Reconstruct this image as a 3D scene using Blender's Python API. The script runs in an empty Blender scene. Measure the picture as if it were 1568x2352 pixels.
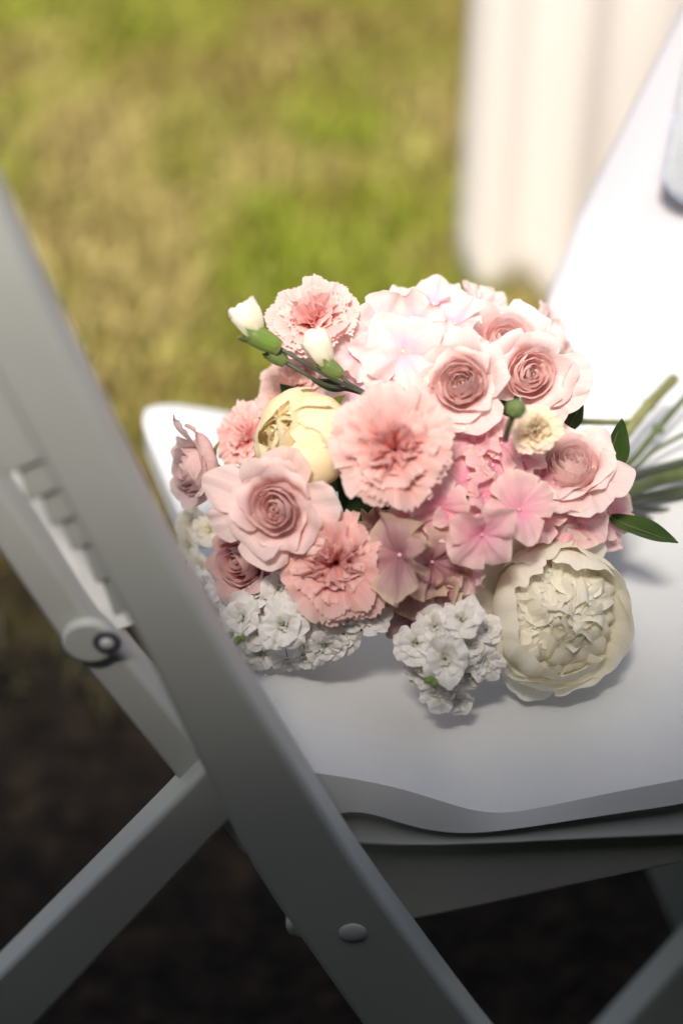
import bpy, math, random
import numpy as np
from mathutils import Vector, Matrix

random.seed(11)
rng = np.random.default_rng(11)
scene = bpy.context.scene
C = scene.collection
R = math.radians

# ------------------------------------------------------------------ camera
PITCH, CAMZ, SEATZ, LENS = R(38.0), 1.133, 0.450, 58.0
cam_data = bpy.data.cameras.new("camera")
cam = bpy.data.objects.new("camera", cam_data); C.objects.link(cam)
cam.location = (0, 0, CAMZ)
cam.rotation_euler = (math.pi / 2 - PITCH, 0, 0)
cam_data.sensor_fit = 'VERTICAL'; cam_data.sensor_height = 36.0; cam_data.sensor_width = 24.0
cam_data.lens = LENS; cam_data.clip_start = 0.02; cam_data.clip_end = 500
cam_data.dof.use_dof = True
cam_data.dof.focus_distance = 0.955
cam_data.dof.aperture_fstop = 2.0
scene.camera = cam

# ------------------------------------------------------------------ light
SUN_DIR = Vector((-0.13, -0.56, 0.81)).normalized()      # towards the sun
world = bpy.data.worlds.new("World"); scene.world = world; world.use_nodes = True
wn = world.node_tree.nodes; wl = world.node_tree.links
bg = wn["Background"]
sky = wn.new("ShaderNodeTexSky"); sky.sky_type = 'NISHITA'; sky.sun_disc = False
sky.sun_elevation = math.asin(SUN_DIR.z)
sky.sun_rotation = math.atan2(SUN_DIR.x, SUN_DIR.y)
sky.air_density = 1.0; sky.dust_density = 3.0; sky.ozone_density = 1.0
hsv = wn.new("ShaderNodeHueSaturation"); hsv.inputs["Saturation"].default_value = 0.6      # thin overcast
wl.new(sky.outputs[0], hsv.inputs["Color"]); wl.new(hsv.outputs[0], bg.inputs[0]); bg.inputs[1].default_value = 0.10
sun_data = bpy.data.lights.new("sun", 'SUN'); sun_data.energy = 3.2; sun_data.angle = R(11)
sun_data.color = (1.0, 0.915, 0.81)
sun = bpy.data.objects.new("sun", sun_data); C.objects.link(sun)
sun.rotation_euler = SUN_DIR.to_track_quat('Z', 'Y').to_euler()
vs = scene.view_settings
vs.view_transform = 'Standard'; vs.look = 'None'; vs.gamma = 1.0; vs.use_curve_mapping = False
vs.exposure = 0.95
scene.render.engine = 'CYCLES'
scene.cycles.use_denoising = True
scene.cycles.max_bounces = 10; scene.cycles.diffuse_bounces = 7; scene.cycles.transmission_bounces = 8
scene.cycles.caustics_reflective = False; scene.cycles.caustics_refractive = False

# ------------------------------------------------------------------ measuring helpers
K = 24.0 / 1568.0 / LENS                  # tangent per pixel of the 1568 x 2352 picture
SP, CP = math.sin(PITCH), math.cos(PITCH)
RIGHT = Vector((1, 0, 0)); FWD = Vector((0, CP, -SP)); UP = Vector((0, SP, CP))
CAM = Vector((0, 0, CAMZ))
def ray(px, py): return FWD + RIGHT * ((px - 784) * K) - UP * ((py - 1176) * K)
def at_depth(px, py, d): return CAM + ray(px, py) * d
def at_y(px, py, y):
    r = ray(px, py); return CAM + r * (y / r.y)
def at_z(px, py, z):
    r = ray(px, py); return CAM + r * ((z - CAMZ) / r.z)
def camvec(x, y, z): return (RIGHT * x + UP * y - FWD * z).normalized()

# ------------------------------------------------------------------ object helpers
def tag(o, label=None, cat=None, group=None, kind=None):
    if label: o['label'] = label
    if cat: o['category'] = cat
    if group: o['group'] = group
    if kind: o['kind'] = kind
    return o
def link(o, parent=None):
    C.objects.link(o)
    if parent is not None: o.parent = parent
    return o
def empty(name, matrix, label, cat, group=None):
    o = bpy.data.objects.new(name, None); o.empty_display_size = 0.02
    C.objects.link(o); o.matrix_world = matrix
    return tag(o, label, cat, group)
def mesh_obj(name, verts, faces, mat, parent=None, smooth=True, uvs=None):
    m = bpy.data.meshes.new(name)
    m.from_pydata([tuple(v) for v in verts], [], [tuple(f) for f in faces])
    if smooth: m.polygons.foreach_set("use_smooth", [True] * len(m.polygons))
    if uvs is not None:
        lay = m.uv_layers.new(name="UVMap")
        idx = np.empty(len(m.loops), dtype=np.int32); m.loops.foreach_get("vertex_index", idx)
        lay.data.foreach_set("uv", np.asarray(uvs, dtype=np.float32)[idx].ravel())
    m.materials.append(mat); m.update()
    return link(bpy.data.objects.new(name, m), parent)
def grid_faces(nr, nc, off=0, wrap=False):
    f = []
    for i in range(nr - 1):
        for j in range(nc if wrap else nc - 1):
            k = (j + 1) % nc
            f.append((off + i*nc + j, off + i*nc + k, off + (i+1)*nc + k, off + (i+1)*nc + j))
    return f
def bevel(o, w, seg=3):
    b = o.modifiers.new("bevel", 'BEVEL'); b.width = w; b.segments = seg; b.limit_method = 'ANGLE'; b.angle_limit = R(35)
    o.modifiers.new("normals", 'WEIGHTED_NORMAL').keep_sharp = False
    return o
def tube(path, radii, n=10, cap=True):
    """tapered tube along a path of Vectors -> verts, faces"""
    path = [Vector(p) for p in path]; V = []; F = []
    ref = Vector((0.31, 0.52, 0.79))
    for i, p in enumerate(path):
        t = (path[min(i+1, len(path)-1)] - path[max(i-1, 0)]).normalized()
        a = t.cross(ref).normalized(); b = t.cross(a)
        for k in range(n):
            th = 2*math.pi*k/n
            V.append(p + (a*math.cos(th) + b*math.sin(th)) * radii[i])
    F = grid_faces(len(path), n, 0, True)
    if cap:
        F.append(tuple(range(n-1, -1, -1))); o = (len(path)-1)*n; F.append(tuple(range(o, o+n)))
    return V, F
def smooth_path(pts, n):
    pts = np.array([tuple(p) for p in pts], float); m = len(pts)
    out = []
    for k in range(n):
        u = k/(n-1)*(m-1); i = min(int(u), m-2); f = u - i
        p0, p1, p2, p3 = pts[max(i-1,0)], pts[i], pts[i+1], pts[min(i+2,m-1)]
        out.append(0.5*((2*p1)+(-p0+p2)*f+(2*p0-5*p1+4*p2-p3)*f*f+(-p0+3*p1-3*p2+p3)*f**3))
    return [Vector(o) for o in out]

# ------------------------------------------------------------------ materials
def new_mat(name):
    m = bpy.data.materials.new(name); m.use_nodes = True
    nt = m.node_tree; nt.nodes.clear(); return m, nt, nt.nodes, nt.links
def ramp(nodes, stops):
    r = nodes.new("ShaderNodeValToRGB"); e = r.color_ramp.elements
    while len(e) < len(stops): e.new(0.5)
    for i, (p, c) in enumerate(stops): e[i].position = p; e[i].color = (*c, 1)
    return r
def simple_mat(name, col, rough=0.5, bump=0.0, bscale=200, var=0.06, vscale=8, spec=0.4, col2=None):
    m, nt, N, L = new_mat(name)
    out = N.new("ShaderNodeOutputMaterial"); p = N.new("ShaderNodeBsdfPrincipled")
    p.inputs["Roughness"].default_value = rough; p.inputs["Specular IOR Level"].default_value = spec
    tc = N.new("ShaderNodeTexCoord"); nz = N.new("ShaderNodeTexNoise"); nz.inputs["Scale"].default_value = vscale; nz.inputs["Detail"].default_value = 5
    L.new(tc.outputs["Object"], nz.inputs["Vector"])
    c2 = col2 or tuple(c*(1-var*2) for c in col)
    r = ramp(N, [(0.35, c2), (0.65, tuple(min(1, c*(1+var)) for c in col))])
    L.new(nz.outputs[0], r.inputs[0]); L.new(r.outputs[0], p.inputs["Base Color"])
    if bump:
        n2 = N.new("ShaderNodeTexNoise"); n2.inputs["Scale"].default_value = bscale; n2.inputs["Detail"].default_value = 3
        L.new(tc.outputs["Object"], n2.inputs["Vector"])
        b = N.new("ShaderNodeBump"); b.inputs["Strength"].default_value = bump; b.inputs["Distance"].default_value = 0.001
        L.new(n2.outputs[0], b.inputs["Height"]); L.new(b.outputs[0], p.inputs["Normal"])
    L.new(p.outputs[0], out.inputs[0]); return m
def petal_mat(name, base, mid, tip, edge=None, edge_amt=0.5, transl=0.50, stops=(0.12, 0.5, 0.95), rough=0.6, vein=0.10, spots=0.0):
    m, nt, N, L = new_mat(name)
    out = N.new("ShaderNodeOutputMaterial")
    uv = N.new("ShaderNodeUVMap"); sep = N.new("ShaderNodeSeparateXYZ"); L.new(uv.outputs[0], sep.inputs[0])
    oi = N.new("ShaderNodeObjectInfo")
    # soft irregularity of the pigment boundary
    nv = N.new("ShaderNodeCombineXYZ")
    def math_(op, a, b=None, clamp=False):
        n = N.new("ShaderNodeMath"); n.operation = op; n.use_clamp = clamp
        for i, v in enumerate((a, b)):
            if v is None: continue
            if isinstance(v, (int, float)): n.inputs[i].default_value = v
            else: L.new(v, n.inputs[i])
        return n.outputs[0]
    L.new(math_('MULTIPLY', sep.outputs[0], 26.0), nv.inputs[0]); L.new(math_('MULTIPLY', sep.outputs[1], 2.2), nv.inputs[1])
    L.new(math_('MULTIPLY', oi.outputs["Random"], 37.0), nv.inputs[2])
    nz = N.new("ShaderNodeTexNoise"); nz.inputs["Scale"].default_value = 1.0; nz.inputs["Detail"].default_value = 4
    L.new(nv.outputs[0], nz.inputs["Vector"])
    v2 = math_('ADD', sep.outputs[1], math_('MULTIPLY', math_('SUBTRACT', nz.outputs[0], 0.5), 0.16))
    rp = ramp(N, [(stops[0], base), (stops[1], mid), (stops[2], tip)]); L.new(v2, rp.inputs[0])
    col = rp.outputs[0]
    def mixc(fac, a, b, mode='MIX'):
        n = N.new("ShaderNodeMix"); n.data_type = 'RGBA'; n.blend_type = mode
        if isinstance(fac, (int, float)): n.inputs[0].default_value = fac
        else: L.new(fac, n.inputs[0])
        if isinstance(a, tuple): n.inputs[6].default_value = (*a, 1)
        else: L.new(a, n.inputs[6])
        if isinstance(b, tuple): n.inputs[7].default_value = (*b, 1)
        else: L.new(b, n.inputs[7])
        return n.outputs[2]
    if edge:
        su = math_('ABSOLUTE', math_('SUBTRACT', math_('MULTIPLY', sep.outputs[0], 2.0), 1.0))
        e = math_('MAXIMUM', math_('MULTIPLY', math_('POWER', su, 7.0), sep.outputs[1]), math_('POWER', sep.outputs[1], 9.0))
        col = mixc(math_('MULTIPLY', e, edge_amt, True), col, edge)
    if spots:
        ns = N.new("ShaderNodeTexNoise"); ns.inputs["Scale"].default_value = 7; ns.inputs["Detail"].default_value = 6
        L.new(nv.outputs[0], ns.inputs["Vector"]); nsr = ramp(N, [(0.66, (0,0,0)), (0.74, (1,1,1))]); L.new(ns.outputs[0], nsr.inputs[0])
        col = mixc(math_('MULTIPLY', nsr.outputs[0], spots), col, (0.36, 0.22, 0.10))
    # veins
    vr = ramp(N, [(0.3, (1-vein,)*3), (0.7, (1.0,)*3)]); L.new(nz.outputs[0], vr.inputs[0])
    col = mixc(1.0, col, vr.outputs[0], 'MULTIPLY')
    hs = N.new("ShaderNodeHueSaturation"); L.new(col, hs.inputs["Color"])
    L.new(math_('ADD', 0.90, math_('MULTIPLY', oi.outputs["Random"], 0.2)), hs.inputs["Saturation"])
    L.new(math_('ADD', 0.94, math_('MULTIPLY', oi.outputs["Random"], 0.10)), hs.inputs["Value"])
    col = hs.outputs[0]
    bp = N.new("ShaderNodeBump"); bp.inputs["Strength"].default_value = 0.35; bp.inputs["Distance"].default_value = 0.0006
    L.new(nz.outputs[0], bp.inputs["Height"])
    p = N.new("ShaderNodeBsdfPrincipled"); p.inputs["Roughness"].default_value = rough
    p.inputs["Specular IOR Level"].default_value = 0.22; p.inputs["Sheen Weight"].default_value = 0.08
    L.new(col, p.inputs["Base Color"]); L.new(bp.outputs[0], p.inputs["Normal"])
    tr = N.new("ShaderNodeBsdfTranslucent"); L.new(col, tr.inputs[0])
    mx = N.new("ShaderNodeMixShader"); mx.inputs[0].default_value = transl
    L.new(p.outputs[0], mx.inputs[1]); L.new(tr.outputs[0], mx.inputs[2]); L.new(mx.outputs[0], out.inputs[0])
    return m

M = {}
M['rose_dusty']  = petal_mat('rose_dusty', (0.95,0.70,0.67), (0.95,0.73,0.71), (0.93,0.72,0.71), (0.93,0.77,0.72), 0.55, spots=0.28)
M['rose_mauve']  = petal_mat('rose_mauve', (0.84,0.40,0.40), (0.84,0.49,0.50), (0.84,0.56,0.55), (0.84,0.62,0.57), 0.5, spots=0.1)
M['rose_blush']  = petal_mat('rose_blush', (0.97,0.73,0.70), (0.97,0.76,0.74), (0.97,0.77,0.75), (0.97,0.83,0.79), 0.6, spots=0.25)
M['carn_pink']   = petal_mat('carn_pink', (0.96,0.33,0.29), (0.96,0.49,0.44), (0.96,0.67,0.63), (0.96,0.76,0.72), 0.6, stops=(0.15,0.50,0.90), vein=0.14)
M['carn_deep']   = petal_mat('carn_deep', (0.94,0.36,0.33), (0.95,0.49,0.46), (0.95,0.63,0.60), (0.95,0.74,0.70), 0.5, vein=0.14)
M['carn_peach']  = petal_mat('carn_peach', (0.96,0.57,0.43), (0.96,0.64,0.55), (0.96,0.71,0.63), (0.96,0.80,0.72), 0.6)
M['peony_white'] = petal_mat('peony_white', (0.96,0.90,0.69), (0.96,0.92,0.79), (0.96,0.935,0.84), None, transl=0.50, vein=0.07)
M['peony_cream'] = petal_mat('peony_cream', (0.97,0.80,0.44), (0.97,0.85,0.56), (0.97,0.88,0.66), None, transl=0.48, vein=0.06)
M['mini_cream']  = petal_mat('mini_cream', (0.96,0.81,0.52), (0.96,0.84,0.63), (0.96,0.87,0.72), None, vein=0.08, spots=0.05)
M['hyd_pale']    = petal_mat('hyd_pale', (0.92,0.61,0.74), (0.96,0.73,0.75), (0.96,0.80,0.77), (0.96,0.85,0.77), 0.6, vein=0.07, spots=0.12)
M['hyd_pink']    = petal_mat('hyd_pink', (0.93,0.43,0.57), (0.93,0.55,0.61), (0.93,0.64,0.65), (0.93,0.77,0.66), 0.7, vein=0.09, spots=0.10)
M['hyd_mauve']   = petal_mat('hyd_mauve', (0.48,0.22,0.26), (0.60,0.35,0.37), (0.68,0.47,0.43), (0.80,0.66,0.44), 0.9, vein=0.11, spots=0.2)
M['stock_white'] = petal_mat('stock_white', (0.42,0.50,0.16), (0.92,0.91,0.86), (0.92,0.90,0.89), (0.93,0.91,0.91), 0.3, stops=(0.20,0.46,0.9), vein=0.08, spots=0.06)
M['bud_white']   = petal_mat('bud_white', (0.96,0.93,0.72), (0.96,0.93,0.80), (0.96,0.92,0.85), None, vein=0.06)
M['calyx'] = petal_mat('calyx_green', (0.22,0.24,0.07), (0.17,0.27,0.06), (0.15,0.22,0.06), (0.30,0.28,0.14), 0.5, transl=0.15, vein=0.3, rough=0.5)
M['leaf'] = petal_mat('leaf_green', (0.05,0.09,0.02), (0.035,0.075,0.015), (0.03,0.065,0.015), (0.07,0.10,0.04), 0.4, transl=0.15, rough=0.55, vein=0.3)
M['leaf_pale'] = petal_mat('leaf_pale_side', (0.12,0.14,0.06), (0.11,0.13,0.055), (0.10,0.12,0.05), None, transl=0.15, rough=0.6, vein=0.2)
M['leaf_dark'] = petal_mat('leaf_burgundy', (0.10,0.04,0.04), (0.09,0.045,0.04), (0.06,0.06,0.03), None, transl=0.2, rough=0.6, vein=0.3)
M['stem'] = simple_mat('stem_green', (0.075,0.10,0.03), 0.5, 0.3, 300, 0.2, 30)
M['stem_pale'] = simple_mat('stem_pale', (0.22,0.23,0.08), 0.5, 0.3, 300, 0.2, 30)
M['stem_dark'] = simple_mat('stem_dark', (0.045,0.055,0.035), 0.5, 0.3, 300, 0.2, 30)
M['bead'] = simple_mat('bead', (0.72,0.55,0.36), 0.5)
M['bead_pink'] = simple_mat('bead_pink', (0.70,0.36,0.42), 0.5)
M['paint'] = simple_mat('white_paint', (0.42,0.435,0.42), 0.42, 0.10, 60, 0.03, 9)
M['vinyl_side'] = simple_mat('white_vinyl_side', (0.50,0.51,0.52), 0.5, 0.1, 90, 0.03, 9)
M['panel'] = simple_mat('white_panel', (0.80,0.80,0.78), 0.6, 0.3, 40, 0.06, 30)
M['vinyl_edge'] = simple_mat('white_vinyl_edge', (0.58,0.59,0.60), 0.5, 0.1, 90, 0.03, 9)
M['dark_metal'] = simple_mat('dark_washer', (0.07,0.07,0.09), 0.4)
M['metal'] = simple_mat('bolt_metal', (0.45,0.45,0.44), 0.35); 

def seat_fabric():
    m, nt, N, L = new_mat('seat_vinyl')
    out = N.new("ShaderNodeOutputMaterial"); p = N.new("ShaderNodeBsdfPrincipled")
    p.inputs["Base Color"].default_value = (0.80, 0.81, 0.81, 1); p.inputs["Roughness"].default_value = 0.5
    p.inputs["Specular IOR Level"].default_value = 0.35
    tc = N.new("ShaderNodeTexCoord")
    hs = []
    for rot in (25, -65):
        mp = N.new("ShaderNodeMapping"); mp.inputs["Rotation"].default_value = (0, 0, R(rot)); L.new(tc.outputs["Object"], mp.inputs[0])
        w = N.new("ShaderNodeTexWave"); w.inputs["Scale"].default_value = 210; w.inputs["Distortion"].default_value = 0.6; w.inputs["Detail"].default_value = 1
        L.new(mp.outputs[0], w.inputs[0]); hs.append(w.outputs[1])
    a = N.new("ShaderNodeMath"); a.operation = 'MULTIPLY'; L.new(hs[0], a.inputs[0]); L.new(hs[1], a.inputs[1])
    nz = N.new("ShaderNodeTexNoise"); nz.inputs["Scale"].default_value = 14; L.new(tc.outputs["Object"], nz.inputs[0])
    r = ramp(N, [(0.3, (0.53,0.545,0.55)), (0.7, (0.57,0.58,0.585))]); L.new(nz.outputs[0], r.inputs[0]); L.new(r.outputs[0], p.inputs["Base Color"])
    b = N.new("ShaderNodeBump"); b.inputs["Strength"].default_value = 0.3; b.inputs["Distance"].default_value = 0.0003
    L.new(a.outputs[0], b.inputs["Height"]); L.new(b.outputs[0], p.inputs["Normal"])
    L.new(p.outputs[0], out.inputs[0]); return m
M['seat'] = seat_fabric()

def cloth_mat(name, col, weave=0.0, transl=0.12, wscale=260, line=0.0):
    m, nt, N, L = new_mat(name)
    out = N.new("ShaderNodeOutputMaterial"); p = N.new("ShaderNodeBsdfPrincipled")
    p.inputs["Roughness"].default_value = 0.8; p.inputs["Specular IOR Level"].default_value = 0.15; p.inputs["Sheen Weight"].default_value = 0.15
    tc = N.new("ShaderNodeTexCoord")
    sx = []
    for ax, rt in ((0, 0), (1, 90)):
        mp = N.new("ShaderNodeMapping"); mp.inputs["Scale"].default_value = ((wscale if ax == 0 else 18), 18, (wscale if ax == 1 else 18)); L.new(tc.outputs["Object"], mp.inputs[0])
        n = N.new("ShaderNodeTexNoise"); n.inputs["Scale"].default_value = 3; n.inputs["Detail"].default_value = 3; L.new(mp.outputs[0], n.inputs[0]); sx.append(n.outputs[0])
    a = N.new("ShaderNodeMath"); a.operation = 'ADD'; L.new(sx[0], a.inputs[0]); L.new(sx[1], a.inputs[1])
    h = N.new("ShaderNodeMath"); h.operation = 'MULTIPLY'; h.inputs[1].default_value = 0.5; L.new(a.outputs[0], h.inputs[0])
    r = ramp(N, [(0.38, tuple(c*(1-line) for c in col)), (0.62, col)]); L.new(h.outputs[0], r.inputs[0])
    L.new(r.outputs[0], p.inputs["Base Color"])
    b = N.new("ShaderNodeBump"); b.inputs["Strength"].default_value = weave; b.inputs["Distance"].default_value = 0.0006
    L.new(h.outputs[0], b.inputs["Height"]); L.new(b.outputs[0], p.inputs["Normal"])
    tr = N.new("ShaderNodeBsdfTranslucent"); L.new(r.outputs[0], tr.inputs[0])
    mx = N.new("ShaderNodeMixShader"); mx.inputs[0].default_value = transl
    L.new(p.outputs[0], mx.inputs[1]); L.new(tr.outputs[0], mx.inputs[2]); L.new(mx.outputs[0], out.inputs[0]); return m
M['cloth_white'] = cloth_mat('cloth_white', (0.56,0.55,0.59), 0.2, 0.1)
M['cloth_ivory'] = cloth_mat('cloth_ivory', (0.86,0.81,0.77), 0.2, 0.25)
M['linen'] = cloth_mat('linen_grey', (0.62,0.65,0.71), 0.6, 0.1, 420, 0.28)
M['hem'] = cloth_mat('hem_blue', (0.52,0.60,0.76), 0.6, 0.1, 420, 0.15)

# ------------------------------------------------------------------ setting: lawn, grass, added light blockers
def lawn_material():
    m, nt, N, L = new_mat('lawn_soil')
    out = N.new("ShaderNodeOutputMaterial"); p = N.new("ShaderNodeBsdfPrincipled"); p.inputs["Roughness"].default_value = 0.9
    p.inputs["Specular IOR Level"].default_value = 0.1
    tc = N.new("ShaderNodeTexCoord")
    n1 = N.new("ShaderNodeTexNoise"); n1.inputs["Scale"].default_value = 3.1; n1.inputs["Detail"].default_value = 5; n1.inputs["Roughness"].default_value = 0.6
    L.new(tc.outputs["Object"], n1.inputs[0])
    r = ramp(N, [(0.34, (0.12,0.08,0.035)), (0.46, (0.24,0.18,0.05)), (0.56, (0.28,0.26,0.05)), (0.66, (0.22,0.27,0.035))])
    L.new(n1.outputs[0], r.inputs[0])
    # near-side shade painted into the ground colour, breaking up into the lawn
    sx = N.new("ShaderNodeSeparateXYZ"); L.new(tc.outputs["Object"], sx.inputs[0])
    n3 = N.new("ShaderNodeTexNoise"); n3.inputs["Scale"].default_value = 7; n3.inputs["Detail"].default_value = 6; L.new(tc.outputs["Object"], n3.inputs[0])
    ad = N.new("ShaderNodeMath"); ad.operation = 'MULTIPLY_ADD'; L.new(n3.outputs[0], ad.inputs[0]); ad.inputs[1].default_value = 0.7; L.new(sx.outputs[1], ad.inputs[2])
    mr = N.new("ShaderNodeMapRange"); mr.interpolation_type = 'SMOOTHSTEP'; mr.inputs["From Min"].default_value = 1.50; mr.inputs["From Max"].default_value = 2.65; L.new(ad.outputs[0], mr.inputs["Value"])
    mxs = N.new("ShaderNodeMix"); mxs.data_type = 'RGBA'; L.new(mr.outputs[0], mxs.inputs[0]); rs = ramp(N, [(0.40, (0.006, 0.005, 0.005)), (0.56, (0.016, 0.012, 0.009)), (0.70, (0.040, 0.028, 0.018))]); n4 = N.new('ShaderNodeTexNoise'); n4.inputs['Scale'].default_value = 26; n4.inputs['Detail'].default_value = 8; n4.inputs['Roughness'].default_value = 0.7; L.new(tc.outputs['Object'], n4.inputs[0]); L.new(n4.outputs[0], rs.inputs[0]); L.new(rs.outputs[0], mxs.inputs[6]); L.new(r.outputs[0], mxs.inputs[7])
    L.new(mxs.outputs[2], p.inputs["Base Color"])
    n2 = N.new("ShaderNodeTexNoise"); n2.inputs["Scale"].default_value = 60; n2.inputs["Detail"].default_value = 6; L.new(tc.outputs["Object"], n2.inputs[0])
    b = N.new("ShaderNodeBump"); b.inputs["Strength"].default_value = 0.8; b.inputs["Distance"].default_value = 0.02
    L.new(n2.outputs[0], b.inputs["Height"]); L.new(b.outputs[0], p.inputs["Normal"])
    L.new(p.outputs[0], out.inputs[0]); return m
S = 150.0
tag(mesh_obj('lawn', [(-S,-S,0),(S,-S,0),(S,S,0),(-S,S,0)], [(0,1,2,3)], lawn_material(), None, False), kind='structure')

def value_noise(x, y, seed, scale):
    g = np.random.default_rng(seed).random((64, 64))
    X = x*scale + 1000; Y = y*scale + 1000
    xi = np.floor(X).astype(int); yi = np.floor(Y).astype(int); fx = X-xi; fy = Y-yi
    fx = fx*fx*(3-2*fx); fy = fy*fy*(3-2*fy)
    a = g[xi%64, yi%64]; b = g[(xi+1)%64, yi%64]; c = g[xi%64, (yi+1)%64]; d = g[(xi+1)%64, (yi+1)%64]
    return (a*(1-fx)+b*fx)*(1-fy) + (c*(1-fx)+d*fx)*fy

def build_grass():
    n = 110000
    y = 1.12 + 3.7*rng.random(n)**1.15; x = (rng.random(n)-0.5)*(1.0+0.62*y)*1.25
    patch = 0.55*value_noise(x, y, 3, 4.2) + 0.3*value_noise(x, y, 4, 9) + 0.15*value_noise(x, y, 6, 22)
    dry = 0.6*value_noise(x, y, 8, 3.3) + 0.4*value_noise(x, y, 9, 8)
    keep = rng.random(n) < np.clip((y + 0.45*(patch-0.5) - 1.20)/1.0, 0.09, 1)
    x, y, patch, dry = x[keep], y[keep], patch[keep], dry[keep]; n = len(x)
    h = 0.018 + 0.04*rng.random(n)*(0.4+patch); ang = rng.random(n)*2*np.pi
    lean = 0.35 + 0.9*rng.random(n); w = 0.0022 + 0.0022*rng.random(n)
    dx, dy = np.cos(ang), np.sin(ang); sx, sy = -dy*w, dx*w
    V = np.zeros((n, 5, 3))
    V[:,0] = np.stack([x-sx, y-sy, np.zeros(n)], 1); V[:,1] = np.stack([x+sx, y+sy, np.zeros(n)], 1)
    mx_, my_ = x+dx*h*lean*0.35, y+dy*h*lean*0.35
    V[:,2] = np.stack([mx_+sx*0.8, my_+sy*0.8, h*0.65], 1); V[:,3] = np.stack([mx_-sx*0.8, my_-sy*0.8, h*0.65], 1)
    V[:,4] = np.stack([x+dx*h*lean, y+dy*h*lean, h*(1-0.18*lean)], 1)
    b = np.arange(n)*5
    loops = np.stack([b,b+1,b+2,b+3, b+3,b+2,b+4], 1).ravel()
    starts = np.stack([np.arange(n)*7, np.arange(n)*7+4], 1).ravel(); tot = np.tile([4,3], n)
    m = bpy.data.meshes.new('grass'); m.vertices.add(n*5); m.vertices.foreach_set("co", V.ravel())
    m.loops.add(n*7); m.loops.foreach_set("vertex_index", loops); m.polygons.add(n*2)
    m.polygons.foreach_set("loop_start", starts); m.polygons.foreach_set("loop_total", tot)
    m.update(calc_edges=True)
    green = np.array([0.24,0.30,0.02]); olive = np.array([0.33,0.315,0.06]); tan = np.array([0.50,0.39,0.17]); brown = np.array([0.24,0.16,0.06])
    k = np.clip((patch-0.36)/0.28, 0, 1)[:,None]; d = np.clip((dry-0.52)/0.24, 0, 1)[:,None]
    col = olive*(1-k) + green*k
    col = col*(1-0.75*d) + tan*0.75*d
    bare = (y + 0.45*(patch-0.5) < 1.26)[:,None]  # blades inside the painted near-side shade, tinted dark to match it
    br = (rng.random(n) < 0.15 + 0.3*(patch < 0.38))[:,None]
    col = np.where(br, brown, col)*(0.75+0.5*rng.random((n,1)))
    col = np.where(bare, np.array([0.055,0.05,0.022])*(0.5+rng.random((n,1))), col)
    ca = m.color_attributes.new("tint", 'FLOAT_COLOR', 'POINT')
    ca.data.foreach_set("color", np.repeat(np.concatenate([col, np.ones((n,1))], 1), 5, axis=0).ravel().astype(np.float32))
    mt, nt, N, L = new_mat('grass_blade'); out = N.new("ShaderNodeOutputMaterial")
    at = N.new("ShaderNodeVertexColor"); at.layer_name = "tint"
    p = N.new("ShaderNodeBsdfPrincipled"); p.inputs["Roughness"].default_value = 0.55; p.inputs["Specular IOR Level"].default_value = 0.25
    tr = N.new("ShaderNodeBsdfTranslucent"); mx = N.new("ShaderNodeMixShader"); mx.inputs[0].default_value = 0.3
    L.new(at.outputs[0], p.inputs[0]); L.new(at.outputs[0], tr.inputs[0]); L.new(p.outputs[0], mx.inputs[1]); L.new(tr.outputs[0], mx.inputs[2]); L.new(mx.outputs[0], out.inputs[0])
    m.materials.append(mt)
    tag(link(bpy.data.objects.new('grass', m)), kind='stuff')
build_grass()

def build_light_blocker():
    """unseen mass added to shade the near, lower half of the chair"""
    nx, nz_ = 60, 24; V = []
    prof = [(0.10, 0.0), (0.14, 0.3), (0.14, 0.6), (0.12, 0.78), (0.03, 0.92), (-0.15, 1.08), (-0.34, 1.30), (-0.43, 1.54), (-0.60, 1.62), (-0.95, 1.58), (-1.10, 1.2), (-1.15, 0.0)]  # outline shaped to block sun and sky, outside the view
    pts = smooth_path([(0, a, b) for a, b in prof], nz_)
    for p in pts:
        for i in range(nx):
            j = 0.02
            V.append((-7 + 14*i/(nx-1), p.y + random.uniform(-j, j), max(0, p.z + random.uniform(-j, j))))
    tag(mesh_obj('light_blocker', V, grid_faces(nz_, nx), simple_mat('light_blocker_dark', (0.040,0.048,0.034), 0.8, 0.8, 40, 0.3, 20), None, False), kind='structure')
build_light_blocker()
def build_overhead_blocker():
    # unseen sheet added overhead so its edge shades the near, lower chair
    pts = smooth_path([(0,-1.9,1.45),(0,-1.1,1.58),(0,-0.30,1.68),(0,-0.10,1.68),(0,-0.08,1.62)], 24); V = []
    nx = 120
    for p in pts:
        for i in range(nx):
            x = -4 + 8*i/(nx-1); V.append((x, p.y + 0.035 + 0.10*max(-0.5, min(0.5, x)) + 0.012*math.sin(x*11), p.z + 0.012*math.sin(x*5.3)))
    o = mesh_obj('overhead_blocker', V, grid_faces(24, nx), simple_mat('overhead_blocker_dark', (0.040,0.042,0.050), 0.85, 0.4, 300, 0.1, 8))
    so = o.modifiers.new("thick", 'SOLIDIFY'); so.thickness = 0.004
    tag(o, kind='structure')
build_overhead_blocker()

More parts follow.
